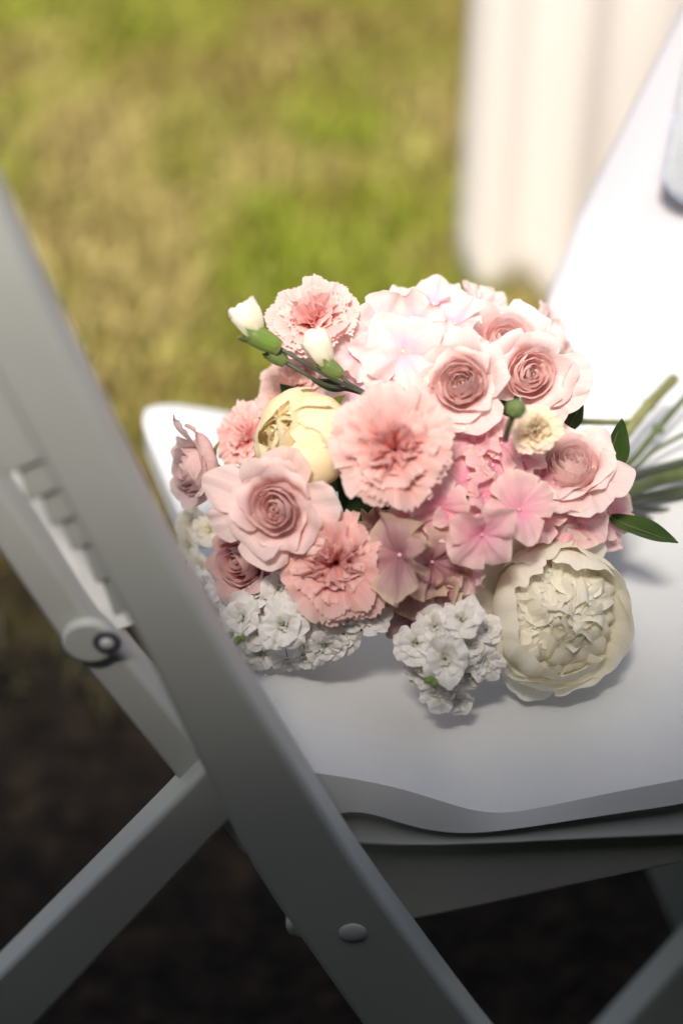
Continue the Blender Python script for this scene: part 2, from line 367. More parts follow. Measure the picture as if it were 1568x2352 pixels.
# ------------------------------------------------------------------ chair
chair = empty('folding_chair', Matrix.Translation((-0.05, 0.8, 0)), 'white folding chair with padded seat holding the bouquet', 'chair')
def child(name, V, F, mat, smooth=True, uvs=None):
    o = mesh_obj(name, [Vector(v) - Vector((-0.05, 0.8, 0)) for v in V], F, mat, chair, smooth, uvs); return o
def bar(name, left, right, y, thick, mat='paint', bev=0.004, ground=False, dense=14):
    """solid bar whose front face is bounded by two picture polylines, standing in the plane Y=y"""
    l = smooth_path([at_y(a, b, y) for a, b in left], dense); r = smooth_path([at_y(a, b, y) for a, b in right], dense)
    if ground:
        for s in (l, r):
            d = (s[-1]-s[-3]).normalized(); s.append(s[-1] + d*((s[-1].z-0.002)/-d.z))
    n = len(l); V = []
    for i in range(n):
        dy = Vector((0, thick, 0)); V += [l[i], r[i], r[i]+dy, l[i]+dy]
    F = []
    for i in range(n-1):
        a = i*4; b = a+4
        for k in range(4):
            F.append((a+k, a+(k+1)%4, b+(k+1)%4, b+k))
    F.append((3,2,1,0)); F.append(tuple(range(n*4-4, n*4)))
    o = child(name, V, F, M[mat]); bevel(o, bev); return o

# near post: the back upright that runs down into the front leg
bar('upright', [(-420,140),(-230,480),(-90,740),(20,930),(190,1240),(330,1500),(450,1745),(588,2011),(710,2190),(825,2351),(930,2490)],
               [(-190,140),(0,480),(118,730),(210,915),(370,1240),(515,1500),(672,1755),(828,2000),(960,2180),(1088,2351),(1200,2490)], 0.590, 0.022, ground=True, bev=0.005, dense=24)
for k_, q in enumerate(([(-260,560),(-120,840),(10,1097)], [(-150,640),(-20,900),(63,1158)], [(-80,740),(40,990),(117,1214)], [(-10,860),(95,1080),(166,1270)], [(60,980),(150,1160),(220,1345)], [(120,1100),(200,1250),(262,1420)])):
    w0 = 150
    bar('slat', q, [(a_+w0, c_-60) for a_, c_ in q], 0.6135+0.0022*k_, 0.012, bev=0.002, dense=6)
def back_panel():
    l = [(-200,830),(-80,1010),(0,1115),(90,1240),(180,1352),(262,1448)]; V = []
    for px, py in l: V += [at_y(px, py, 0.652), at_y(px+95, py-30, 0.668)]
    child('back_panel', V, [(i*2, i*2+1, i*2+3, i*2+2) for i in range(len(l)-1)], M['panel'])
back_panel()
b2 = [(-260,900),(0,1272),(137,1472),(200,1543),(300,1663),(396,1780),(560,1975)]
bar('seat_support', b2, [(a+62, c-62) for a, c in b2], 0.640, 0.022)
# rounded bracket with its bolt
def disc(name, px, py, rpx, y, thick, mat, bev=0.004, stretch=None):
    c = at_y(px, py, y); r = rpx*K*y/ray(px, py).y
    n = 28; V = []
    for dy in (0, thick):
        for k in range(n):
            th = 2*math.pi*k/n; V.append(c + Vector((math.cos(th)*r, dy, math.sin(th)*r)))
    F = [tuple(range(n-1,-1,-1)), tuple(range(n, 2*n))] + [(k, (k+1)%n, n+(k+1)%n, n+k) for k in range(n)]
    o = child(name, V, F, M[mat]); bevel(o, bev, 3); return o
def dome(name, px, py, rpx, y, mat, flat=0.45):
    c = at_y(px, py, y); r = rpx*K*y/ray(px, py).y; V = []; n = 20
    for i in range(7):
        e = i/6*math.pi/2
        for k in range(n):
            th = 2*math.pi*k/n; V.append(c + Vector((math.cos(th)*r*math.cos(e), -math.sin(e)*r*flat, math.sin(th)*r*math.cos(e))))
    return child(name, V, grid_faces(7, n, 0, True), M[mat])
bracket = disc('bracket', 204, 1480, 64, 0.633, 0.007, 'paint', 0.003)
dome('bolt', 246, 1478, 17, 0.6315, 'metal', 0.6)
w = disc('washer', 246, 1478, 33, 0.6315, 0.0015, 'dark_metal', 0.0005)
dome('bolt', 810, 2142, 33, 0.590, 'paint', 0.36)
disc('spacer', 690, 2138, 34, 0.626, 0.016, 'paint')
# rear leg (left) and far leg (right)
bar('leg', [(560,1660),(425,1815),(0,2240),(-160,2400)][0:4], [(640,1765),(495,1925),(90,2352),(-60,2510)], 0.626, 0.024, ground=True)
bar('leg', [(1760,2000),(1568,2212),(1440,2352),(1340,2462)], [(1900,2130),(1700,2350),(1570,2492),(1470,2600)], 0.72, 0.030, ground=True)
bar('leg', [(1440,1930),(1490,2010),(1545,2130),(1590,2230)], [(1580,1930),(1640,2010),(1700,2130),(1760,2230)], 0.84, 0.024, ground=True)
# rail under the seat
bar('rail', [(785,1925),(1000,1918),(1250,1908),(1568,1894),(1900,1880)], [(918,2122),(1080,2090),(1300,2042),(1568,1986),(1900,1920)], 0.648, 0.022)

# seat pad with its dished contour
YN = 0.640
YL = 0.634      # the lower edge of the pad stands further forward than its rim
rim_px = [(640,1768),(690,1766),(760,1776),(900,1802),(1000,1832),(1090,1862),(1160,1867),(1250,1850),(1380,1822),(1568,1786),(1800,1740),(2100,1690)]
rim = [at_y(a, b, YN) for a, b in rim_px]
low_px = [(640,1900),(740,1882),(790,1857),(840,1862),(900,1885),(990,1910),(1080,1916),(1200,1902),(1300,1886),(1420,1868),(1568,1846),(1800,1800),(2100,1745)]
low = [at_y(a, b, YL) for a, b in low_px]
base_px = [(640,1930),(780,1946),(900,1952),(1100,1947),(1300,1938),(1568,1928),(1800,1918),(2100,1905)]
base = [at_y(a, b, YL) for a, b in base_px]
def zcurve(pts, x): return np.interp(x, [p.x for p in pts], [p.z for p in pts])
def smooth_z(pts, xs):
    z = zcurve(pts, xs)
    for _ in range(3): z = np.convolve(np.pad(z, 1, mode='edge'), [0.25,0.5,0.25], mode='valid')
    return z
def build_seat():
    far_l = at_z(305, 905, SEATZ); near_l = Vector((-0.034, YN, SEATZ)); wid = 0.46
    nu, nv = 60, 36
    us = np.linspace(0, 1, nu); vsamp = np.linspace(0, 1, nv)
    xs = near_l.x + us*wid; zr = smooth_z(rim, xs)
    V = []
    D = far_l.y - near_l.y
    for v in vsamp:                        # v = 0 near edge ... 1 far edge
        xl = near_l.x + (far_l.x - near_l.x)*v
        for i, u in enumerate(us):
            x = xl + u*wid; y = near_l.y + D*v
            z = SEATZ + (zr[i]-SEATZ)*(1-0.35*v)
            # rounded corners in plan at the back
            cu, cv = 0.034, 0.034
            du = max(0, cu - u*wid); dv = max(0, cv - (1-v)*D)
            if du > 0 and dv > 0:
                q = math.hypot(du, dv); k = max(du, dv)/q if q else 1
                x = xl + cu - du*k + 0; y = near_l.y + D - cv + dv*k
            e = min(u*wid, (1-v)*D, 1.0)
            z -= 0.006*max(0, 1 - e/0.012)**2
            e2 = v*D; z -= 0.0012*max(0, 1 - e2/0.006)**2
            V.append((x, y, z))
    F = grid_faces(nv, nu)
    # skirt all round, with a crisp rim: the near side slopes forward to a second lower edge
    loop = [i for i in range(nu)] + [r*nu+nu-1 for r in range(1, nv)] + [(nv-1)*nu + i for i in range(nu-2, -1, -1)] + [r*nu for r in range(nv-2, 0, -1)]
    lowz = smooth_z(low, xs)
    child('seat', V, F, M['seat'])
    SV = [V[idx] for idx in loop]; n = len(loop)
    for idx in loop:
        x, y, z = V[idx]
        SV.append((x, YL, lowz[idx]) if idx < nu else (x, y, z-0.026))
    child('seat_edge', SV, [((k+1)%n, k, n+k, n+(k+1)%n) for k in range(n)], M['vinyl_edge'])
    # base board under the pad
    xb = np.linspace(low[2].x-0.004, near_l.x+wid, nu); zl = smooth_z(low, xb); zb = smooth_z(base, xb)
    V = []
    for (yo, k) in ((0.30, 0.02), (0.0015, 0.0), (0.0015, 0.06), (0.007, 0.35), (0.009, 0.6), (0.003, 0.9), (0.002, 0.97), (0.006, 1.02), (0.30, 1.0)):
        for i in range(nu):
            sh = (far_l.x-near_l.x)*yo/D
            e = min(1, (xb[i]-xb[0])/0.012); e = math.sqrt(1-(1-e)**2)
            mid = 0.35*zl[i]+0.65*zb[i]; zz = zl[i]*(1-k)+zb[i]*k
            V.append((xb[i]+sh, YL+yo+0.01*(1-e), mid+(zz-mid)*(0.25+0.75*e)))
    child('seat_base', V, grid_faces(9, nu), M['vinyl_side'])
build_seat()

# ------------------------------------------------------------------ cloths
def build_curtain():
    Y = 1.90; nc, nr = 90, 40
    V = []
    hem = at_y(1100, 672, Y).z
    xl_b = at_y(1052, 640, Y).x; xl_t = at_y(1084, 0, Y).x
    ztop = 2.3; zt0 = at_y(1084, 0, Y).z
    for i in range(nr):
        t = i/(nr-1); z = hem + (ztop-hem)*t
        for j in range(nc):
            s = j/(nc-1)
            xl = xl_b + (xl_t-xl_b)*(z-hem)/(zt0-hem)
            x = xl + s*0.62
            fold = math.sin(s*41 - 0.9 + 0.25*t)
            y = Y - 0.010*fold + 0.006*math.sin(s*19+1.3) + 0.10*max(0, 1-s/0.05)**2*0.4
            zz = z + (-0.014*fold - 0.09*min(s, 0.25) if i < 2 else 0)
            V.append((x, y, zz))
    o = mesh_obj('curtain', V, grid_faces(nr, nc), M['cloth_ivory'])
    so = o.modifiers.new("thick", 'SOLIDIFY'); so.thickness = 0.003
    tag(o, 'ivory cloth hanging in blurred vertical folds above the lawn', 'curtain')
build_curtain()
def build_drape():
    prof = smooth_path([(0,0.845,0.446),(0,0.90,0.447),(0,0.965,0.452),(0,1.02,0.475),(0,1.05,0.53),(0,1.075,0.64),(0,1.10,0.80),(0,1.12,1.05),(0,1.13,1.4)], 46)
    edge = [(-900,1790),(-400,1790),(100,1570),(250,1492),(400,1416),(550,1342),(690,1275),(760,1258),(860,1270),(960,1300),(1060,1340),(1160,1385),(1260,1440),(1400,1500)]
    ep = [e[0] for e in edge]; ex = [e[1] for e in edge]
    V = []; nc = 40
    for p in prof:
        v = Vector((0, p.y, p.z)) - CAM; d = v.dot(FWD); py = 1176 - v.dot(UP)/d/K
        xl = (np.interp(py, ep, ex)-784)*K*d
        for j in range(nc):
            s = (j/(nc-1))**1.4; x = xl + s*0.55
            roll = max(0, 1 - s*0.55/0.035)
            up = Vector((0, 1, 0)) if p.z > 0.5 else Vector((0, 0.4, -0.02))
            y = p.y + 0.03*roll**2*(1 if p.z > 0.5 else 0) + 0.010*math.sin(s*9+p.z*3)*(1 if p.z > 0.55 else 0)
            V.append((x, y, p.z + 0.0015*math.sin(x*60)))
    o = mesh_obj('drape', V, grid_faces(46, nc), M['cloth_white'])
    so = o.modifiers.new("thick", 'SOLIDIFY'); so.thickness = 0.003; so.offset = -1
    tag(o, 'smooth bright white cloth sweeping diagonally down to the seat behind the stems', 'cloth')
build_drape()
def build_linen():
    Y = 1.055; nc, nr = 24, 40; V = []
    left = [(-200,1640),(0,1610),(120,1572),(200,1556),(300,1536),(380,1522),(415,1518)]
    for i in range(nr):
        t = i/(nr-1); py = -200 + t*640
        for j in range(nc):
            s = j/(nc-1)
            xl = np.interp(py, [a for a, b in left], [b for a, b in left])
            px = xl + s*420
            yy = py
            if py > 380:   # rounded corner, hem falling to the right
                yy = 380 + (py-380)*(0.4 + 0.6*min(1, s*420/50)**0.5) + (py-380)/60*s*420*0.42
            q = at_y(px, yy, Y); q.y += 0.003*math.sin(s*7+t*5)
            V.append(q)
    root = empty('linen_garment', Matrix.Translation(at_y(1540, 440, Y)), 'grey linen cloth with pale blue hem at the right edge', 'garment')
    loc = at_y(1540, 440, Y)
    o = mesh_obj('cloth_panel', [v-loc for v in V], grid_faces(nr, nc), M['linen'], root)
    so = o.modifiers.new("thick", 'SOLIDIFY'); so.thickness = 0.0015
    path = [V[i*nc] for i in range(0, nr)] + [V[(nr-1)*nc + j] for j in range(1, nc)]
    path = [Vector(p) + Vector((0,-0.001,0)) for p in path]
    tv, tf = tube(path[28:], [0.0009]*len(path[28:]), 8)
    mesh_obj('hem', [v-loc for v in tv], tf, M['hem'], root)
build_linen()

# ------------------------------------------------------------------ petals
def petal_arrays(L=1.0, W=1.0, al=(0, 0), r0=0.0, b=0.3, p=0.7, cup=0.0, tipround=0.3, tipk=2.5, ruf=0.0, rfreq=2.5, teeth=0.0, nteeth=9, crump=0.0, notch=0.0, nt=10, ns=11, tw=0.0, curl_edge=0.0, spine=None, spiral=0.0):
    """one petal in the flower's frame, base near the axis, growing in the +X radial plane"""
    t = np.linspace(0, 1, nt); s = np.linspace(-1, 1, ns)
    ph = rng.random(8)*2*np.pi
    tt = np.linspace(0, 1.25, 60)
    if spine is not None:
        sp = np.array([(p.x, p.z) for p in smooth_path([(a, 0, b_) for a, b_ in spine], 40)])
        seg = np.concatenate([[0], np.cumsum(np.hypot(*np.diff(sp, axis=0).T))]); L = seg[-1]
        mid = (seg[1:]+seg[:-1])/2/L; ang = np.unwrap(np.arctan2(np.diff(sp[:,0]), np.diff(sp[:,1])))
        am = np.interp(tt, mid, ang); r0 = sp[0,0]; z00 = sp[0,1]
    else:
        am = np.interp(tt, np.linspace(0, 1, len(al)), np.radians(al)); z00 = 0.0
    am = np.convolve(np.pad(am, 4, mode='edge'), np.ones(9)/9, mode='valid')
    dr = np.sin(am)*L*(tt[1]); dz = np.cos(am)*L*(tt[1])
    r = r0 + np.concatenate([[0], np.cumsum(dr[:-1])]); z = z00 + np.concatenate([[0], np.cumsum(dz[:-1])])
    Ls = 1 - tipround*np.abs(s)**tipk + 0.03*np.sin(3*s+ph[0])
    if teeth:
        saw = np.abs(((s*nteeth/2 + ph[1]) % 1.0) - 0.5)*2
        Ls = Ls + teeth*(saw-0.5) + teeth*0.8*np.sin(nteeth*0.37*s+ph[2]) + teeth*0.7*(rng.random(ns)-0.5)
    if notch: Ls = Ls - notch*np.exp(-(s/0.22)**2)
    T, Sg = np.meshgrid(t, s, indexing='ij')
    tau = T*Ls[None, :]
    Rr = np.interp(tau, tt, r); Z = np.interp(tau, tt, z); A = np.interp(tau, tt, am)
    w = W*(b + (1-b)*T**p)
    X = Sg*w
    if cup > 1e-6:
        th = np.clip(X*cup, -2.6, 2.6); xx = np.sin(th)/cup; inw = (1-np.cos(th))/cup
    elif cup < -1e-6:
        th = X*-cup; xx = np.sin(th)/-cup; inw = -(1-np.cos(th))/-cup
    else: xx, inw = X, np.zeros_like(X)
    d = inw + ruf*L*T**1.5*(np.sin(rfreq*np.pi*Sg+ph[3]) + 0.5*np.sin(2.1*rfreq*np.pi*Sg+ph[4]))
    if crump:
        d = d + crump*L*T*(np.sin(5*Sg+6*T+ph[5])*np.sin(3*Sg-7*T+ph[6]) + 0.6*np.sin(11*Sg+4*T+ph[7]))
        xx = xx + crump*0.5*L*T*np.sin(6*T+4*Sg+ph[5])
    if spiral: d = d + spiral*Sg*T
    if curl_edge:
        d = d - curl_edge*L*np.clip((T-0.7)/0.3, 0, 1)**2*np.abs(Sg)**2
    nr_, nz_ = -np.cos(A), np.sin(A)
    px = Rr + nr_*d; pz = Z + nz_*d; py = xx + tw*T*L
    P = np.stack([px, py, pz], -1).reshape(-1, 3)
    UV = np.stack([(Sg+1)/2, T], -1).reshape(-1, 2)
    return P, UV, nt, ns
FACES = {}
def add_petal(parent, mat, phi, name='petal', M4=None, **kw):
    P, UV, nt, ns = petal_arrays(**kw)
    c, s = math.cos(phi), math.sin(phi)
    P = P @ np.array([[c, s, 0], [-s, c, 0], [0, 0, 1]])
    if M4 is not None:
        A = np.array(M4); P = P @ A[:3,:3].T + A[:3,3]
    key = (nt, ns)
    if key not in FACES: FACES[key] = grid_faces(nt, ns)
    return mesh_obj(name, P, FACES[key], M[mat] if isinstance(mat, str) else mat, parent, True, UV)

def frame(face, pos, roll=0.0):
    Z = face.normalized(); X = RIGHT - Z*RIGHT.dot(Z)
    if X.length < 0.2: X = UP - Z*UP.dot(Z)
    X.normalize(); Y = Z.cross(X)
    m = Matrix(((X.x, Y.x, Z.x, pos.x), (X.y, Y.y, Z.y, pos.y), (X.z, Y.z, Z.z, pos.z), (0,0,0,1)))
    return m @ Matrix.Rotation(roll, 4, 'Z')
D0 = 0.915
def dome_depth(px, py):
    a = (px-920)/590; b = (py-1150)/560; q = a*a+b*b
    return D0 + 0.125*(1-math.sqrt(max(0.0, 1-q))) + 0.05*max(0, q-1), (a, b, q)
def place(px, py, rpx, face=None, off=0.0, lift=0.8):
    d, (a, b, q) = dome_depth(px, py); d += off
    rr = rpx*K*d
    down = -ray(px, py).z
    d = min(d, (CAMZ - SEATZ + 0.02 - lift*rr)/down)
    f = camvec(*face) if face else camvec(a*0.9, -b*0.9, math.sqrt(max(0, 1-q))+0.35)
    return at_depth(px, py, d), f, rpx*K*d

def jit(a): return (random.random()*2-1)*a

def rose(px, py, rpx, face, mat, label, off=0.0, n=44, openness=1.0, extra=(), roll=0.0, group='roses in the bouquet', lift=0.8):
    pos, f, r = place(px, py, rpx, face, off, lift)
    n = int(n*random.uniform(0.62, 0.88)); sq = random.uniform(0.84, 0.98)
    turn = random.random()*6.28
    squash = Matrix.Rotation(turn, 4, 'Z') @ Matrix.Diagonal((1, sq, 1, 1)) @ Matrix.Rotation(-turn, 4, 'Z')
    root = empty('rose', frame(f, pos - f*r*0.62, roll), label, 'rose', group)
    sgn = random.choice((-1, 1))
    for i in range(n):
        q = i/(n-1); phi = sgn*i*2.39996 + jit(0.55)
        rad = r*(0.035 + 0.70*q**0.92)*(1+jit(0.09))
        o_ = max(0, (q-0.62)/0.38)*openness
        h = r*(0.78 + 0.07*math.sin(min(1, q*1.25)*math.pi) - 0.18*o_)*(1+jit(0.08))
        tip = rad*(0.72 + 0.32*min(1, q*1.6)) + 0.38*r*o_**1.3
        rad2 = rad*(1.0 + 0.06*q)
        zb_ = r*0.42*max(0, 1-q*1.4)
        sp = [(r*0.015, zb_), (rad*0.72, zb_ + r*0.10), (rad2, zb_*0.6 + h*0.45), (rad2*(1+0.10*o_), h*0.74), (tip, h*(1-0.10*o_))]
        if o_ > 0.3: sp.append((tip + 0.16*r*o_, h*(0.96-0.22*o_)))
        W = rad*(1.35 - 0.45*q) + 0.07*r
        add_petal(root, mat, phi, M4=squash, W=W*(1+jit(0.12)), spine=sp, b=0.35, p=0.55, teeth=0.02, nteeth=3, cup=1/(rad*(1.0+0.25*q)+0.02*r), tipk=2.6, tipround=0.16+0.06*q, nt=13, ns=13,
                  ruf=0.012+0.02*(1-q)+0.012*o_, rfreq=0.9+0.7*random.random(), crump=0.012+0.012*(1-q), curl_edge=0.10*o_, spiral=sgn*rad*0.16, tw=jit(0.05))
    for (deg, Lk, Wk, al) in extra:
        add_petal(root, mat, R(deg), L=r*Lk, W=r*Wk, al=al, r0=r*0.05, b=0.35, p=0.55, cup=0.6/r, tipk=2.4, ruf=0.02, rfreq=1.2, tipround=0.25, crump=0.03, nt=14, ns=13, curl_edge=0.08)
    # green calyx behind
    for k in range(5):
        add_petal(root, 'calyx', k*2*math.pi/5, name='sepal', L=r*0.75, W=r*0.16, al=[75, 95, 125], r0=0.0, b=0.8, p=0.4, tipround=0.75, tipk=1.2, nt=7, ns=5)
    return root

def carnation(px, py, rpx, face, mat, label, off=0.0, flat=1.0, roll=0.0, group='carnations in the bouquet', n=(11,10,9,9), lift=0.8):
    pos, f, r = place(px, py, rpx, face, off, lift)
    root = empty('carnation', frame(f, pos - f*r*0.42, roll), label, 'carnation', group)
    inner_mat = 'carn_deep' if mat == 'carn_pink' else mat
    rings = [([15, 60, 88, 97*flat], 1.10, 0.58, 0.026, n[0]), ([12, 50, 77, 88], 1.02, 0.54, 0.05, n[1]), ([8, 36, 58, 70], 0.84, 0.48, 0.085, n[2]), ([4, 22, 34, 22], 0.74, 0.36, 0.16, n[3])]
    for ri, (al, L, W, ruf, cnt) in enumerate(rings):
        for k in range(cnt):
            phi = (k + 0.37*ri)*2*math.pi/cnt + jit(0.22)
            add_petal(root, inner_mat if ri > 2 else mat, phi, L=r*L*(1+jit(0.14)), W=r*W*(1+jit(0.2)), al=[a+jit(12) for a in al], r0=r*0.02, b=0.14, p=1.0, tipround=0.18, tipk=2.2,
                      ruf=ruf*(0.6+0.8*random.random()), rfreq=1.1+1.1*random.random(), teeth=0.06, nteeth=11, crump=0.010+0.008*ri, nt=12, ns=25, tw=jit(0.06))
    return root

def peony(px, py, rpx, face, mat, label, guards, inner, off=0.0, roll=0.0, lift=0.8, extra=()):
    pos, f, r = place(px, py, rpx, face, off, lift)
    root = empty('peony', frame(f, pos - f*r*0.75, roll), label, 'peony', 'peonies in the bouquet')
    for (deg, rk, h, tip, W, notch) in guards:      # bowl shaped outer petals
        sp = [(r*0.02, 0), (r*rk*0.62, r*0.06), (r*rk, r*h*0.42), (r*(rk*0.7+tip*0.35), r*h*0.80), (r*tip, r*h)]
        add_petal(root, mat, R(deg)+jit(0.08), W=r*W, spine=sp, b=0.25, p=0.6, cup=0.92/(r*rk), tipround=0.24, tipk=2.4, ruf=0.010, rfreq=1.6, crump=0.010, teeth=notch, nteeth=4, nt=18, ns=21, spiral=r*0.06)
    for (deg, L, W, al) in extra:
        add_petal(root, mat, R(deg), L=r*L, W=r*W, al=al, r0=r*0.05, b=0.3, p=0.6, cup=0.55/r, tipround=0.26, tipk=2.4, ruf=0.02, rfreq=1.2, crump=0.016, teeth=0.02, nteeth=4, nt=18, ns=19, curl_edge=0.04)
    n, spread, rk, zc, wk = inner                   # ruffled heart: tips lie on a dome
    for k in range(n):
        q = (k+0.5)/n; tilt = R(spread)*q**0.62; phi = k*2.39996 + jit(0.35)
        rr = r*rk*(1+jit(0.10)); tx, tz = rr*math.sin(tilt), r*zc + rr*math.cos(tilt)*0.9
        sp = [(r*0.02, r*0.05), (tx*0.75+r*0.10*q, tz*0.35), (tx*1.08+r*0.03, tz*0.72), (tx*(0.70-0.25*random.random()) - r*0.10*max(0, 1-2.2*q), tz*(1.02+jit(0.06)))]
        add_petal(root, mat, phi, W=r*wk*(0.65+0.8*random.random()), spine=sp, b=0.22, p=0.9, cup=(0.4+1.6*random.random())/r,
                  tipround=0.16, tipk=2.0, ruf=0.055, rfreq=0.9+0.9*random.random(), teeth=0.05, nteeth=4, crump=0.014, nt=12, ns=15, tw=jit(0.12), spiral=r*jit(0.10))
    return root

def floret(head, head_mat_inv, pos, f, r, mat, n=4, roll=0.0, tilt=0.26, bead='bead', kind='hyd', openk=1.0, wav=1.0):
    fm = frame((f + Vector((jit(tilt), jit(tilt), jit(tilt*0.7)))).normalized(), pos, roll)
    # floret = its small centre bead with a thin stalk; petals are its sub-parts
    V = []; F = []
    sv = []
    for i in range(5):
        e = -math.pi/2 + math.pi*(i/4)
        for k in range(8):
            th = k*math.pi/4; sv.append(Vector((math.cos(th)*math.cos(e), math.sin(th)*math.cos(e), math.sin(e)+0.6))*r*(0.055 if kind == 'hyd' else 0.07))
    F = grid_faces(5, 8, 0, True)
    tv, tf = tube([Vector((0,0,0)), Vector((0,0,-r*0.5)), Vector((r*0.05,0,-r*1.0))], [r*0.03]*3, 6)
    off = len(sv); F = F + [tuple(i+off for i in t) for t in tf]
    c = mesh_obj('floret', sv + tv, F, M[bead], head)
    c.matrix_local = head_mat_inv @ fm
    if kind == 'hyd':
        tone = random.random()
        for k in range(n):
            al = [55+jit(10), 78+jit(14), (84+jit(34))*openk]
            add_petal(c, mat, k*2*math.pi/n + jit(0.08), L=r*(1.0+jit(0.07)), W=r*(0.54+jit(0.10)), al=al, r0=r*0.03, b=0.13, p=0.72, cup=jit(0.8)/r, tipround=0.42, tipk=1.8,
                      ruf=(0.04+0.05*random.random())*wav, rfreq=1.1+0.8*random.random(), crump=0.022*wav, teeth=0.02, nteeth=5, notch=0.03*random.random(), nt=12, ns=13, tw=jit(0.05))
    else:
        for k in range(6):
            add_petal(c, mat, k*2*math.pi/6 + jit(0.2), L=r*(1.0+jit(0.1)), W=r*(0.48+jit(0.09)), al=[38, 74+jit(14), 98+jit(34)], r0=r*0.03, b=0.16, p=0.6, cup=-0.4/r, tipround=0.28, tipk=2.2,
                      ruf=0.07, rfreq=1.3, crump=0.05, nt=10, ns=11, tw=jit(0.12))
        for k in range(5):
            add_petal(c, mat, (k+0.5+jit(0.2))*2*math.pi/5 + jit(0.3), L=r*(0.80+jit(0.12)), W=r*(0.40+jit(0.07)), al=[22, 52+jit(14), 82+jit(35)], r0=r*0.02, b=0.16, p=0.6, cup=0.6/r*random.random(), tipround=0.28, tipk=2.2,
                      ruf=0.07, rfreq=1.3, crump=0.06, nt=9, ns=11, tw=jit(0.1))
        for k in range(4):
            add_petal(c, mat, k*1.6 + jit(0.3), L=r*(0.46+jit(0.1)), W=r*0.26, al=[8, 25+jit(15), 20+jit(40)], r0=r*0.01, b=0.3, p=0.6, cup=1.5/r, tipround=0.3, ruf=0.08, rfreq=1.1, crump=0.08, nt=7, ns=9)
    return c

def cluster(name, label, cat, group, florets, mat, kind='hyd', bead='bead', wav=1.0):
    """florets: (px, py, rpx, face or None, off[, mat])"""
    cx = sum(f[0] for f in florets)/len(florets); cy = sum(f[1] for f in florets)/len(florets)
    pos, f, r = place(cx, cy, 60, None, 0.07)
    hm = frame(f, pos); root = empty(name, hm, label, cat, group); inv = hm.inverted()
    for fl in florets:
        px, py, rpx, face, off = fl[:5]; mt = fl[5] if len(fl) > 5 else mat
        p, ff, r = place(px, py, rpx, face, off, 0.55)
        lead = fl is florets[0] or fl is florets[1]
        floret(root, inv, p, ff, r, mt, openk=(0.96 if lead else random.uniform(0.5, 1.05)), tilt=(0.22 if lead else 0.55) if kind == 'hyd' else 0.3, roll=(fl[6] if len(fl) > 6 else random.random()*2), bead=bead, kind=kind, wav=wav)
    return root

# ------------------------------------------------------------------ the bouquet
# peonies
peony(1276, 1414, 144, (0.02, -0.02, 1.0), 'peony_white', 'large open white peony lying on the seat, lower right of bouquet',
      [(180,0.98,1.34,0.56,0.84,0.02),(235,1.0,1.28,0.66,0.80,0.02),(285,1.02,1.18,0.86,0.76,0.04),(335,1.06,1.02,1.14,0.76,0.06),(20,1.08,1.00,1.14,0.76,0.07),(150,1.42,1.0,1.58,0.95,0.02),(108,1.36,0.98,1.46,0.90,0.03),(75,1.03,1.20,0.86,0.70,0.08),(125,1.02,1.28,0.72,0.72,0.06),
       (205,1.10,1.05,1.02,0.80,0.03),(310,1.14,0.95,1.16,0.82,0.04),(0,1.16,0.92,1.18,0.84,0.04),(55,1.12,1.05,1.04,0.80,0.05),(105,1.12,1.08,1.0,0.78,0.05),(260,1.12,1.0,1.10,0.78,0.04)],
      (84, 84, 0.86, 0.46, 0.42), extra=[(146,2.0,0.84,[72,60,46,32]),(106,1.85,0.85,[72,58,46,40]),(78,1.75,0.65,[82,72,60,58]),(172,1.75,0.65,[82,70,54,40]),(255,1.42,0.6,[84,80,84,100])])
peony(700, 1012, 108, (-0.48, 0.12, 0.88), 'peony_cream', 'half closed cream yellow peony behind the pink carnation',
      [(d, 1.0+0.05*(i%2), 1.62-0.06*(i%3), tp, 1.02, 0.02) for i, (d, tp) in enumerate([(0,0.16),(40,0.20),(80,0.34),(125,0.50),(170,0.56),(215,0.48),(260,0.34),(315,0.20),(20,0.28),(335,0.28)])],
      (30, 66, 0.58, 1.16, 0.72), off=0.012)

# carnations
carnation(905, 1030, 144, (-0.05, 0.03, 1.0), 'carn_pink', 'largest pink carnation, fully open at the centre of bouquet', off=-0.022)
carnation(715, 728, 112, (-0.30, 0.45, 0.75), 'carn_pink', 'pink carnation at the top left of the bouquet, behind white buds', flat=1.05)
carnation(768, 1300, 132, (-0.10, -0.18, 0.95), 'carn_deep', 'salmon pink carnation directly above the white stock flowers', off=-0.002)
carnation(560, 1000, 84, (-0.55, 0.25, 0.6), 'carn_deep', 'small blurred pink carnation on the far side of the cream peony', off=0.055)
carnation(670, 880, 90, (-0.45, 0.4, 0.6), 'carn_peach', 'pale peach carnation peeping out above the cream peony', off=0.06)

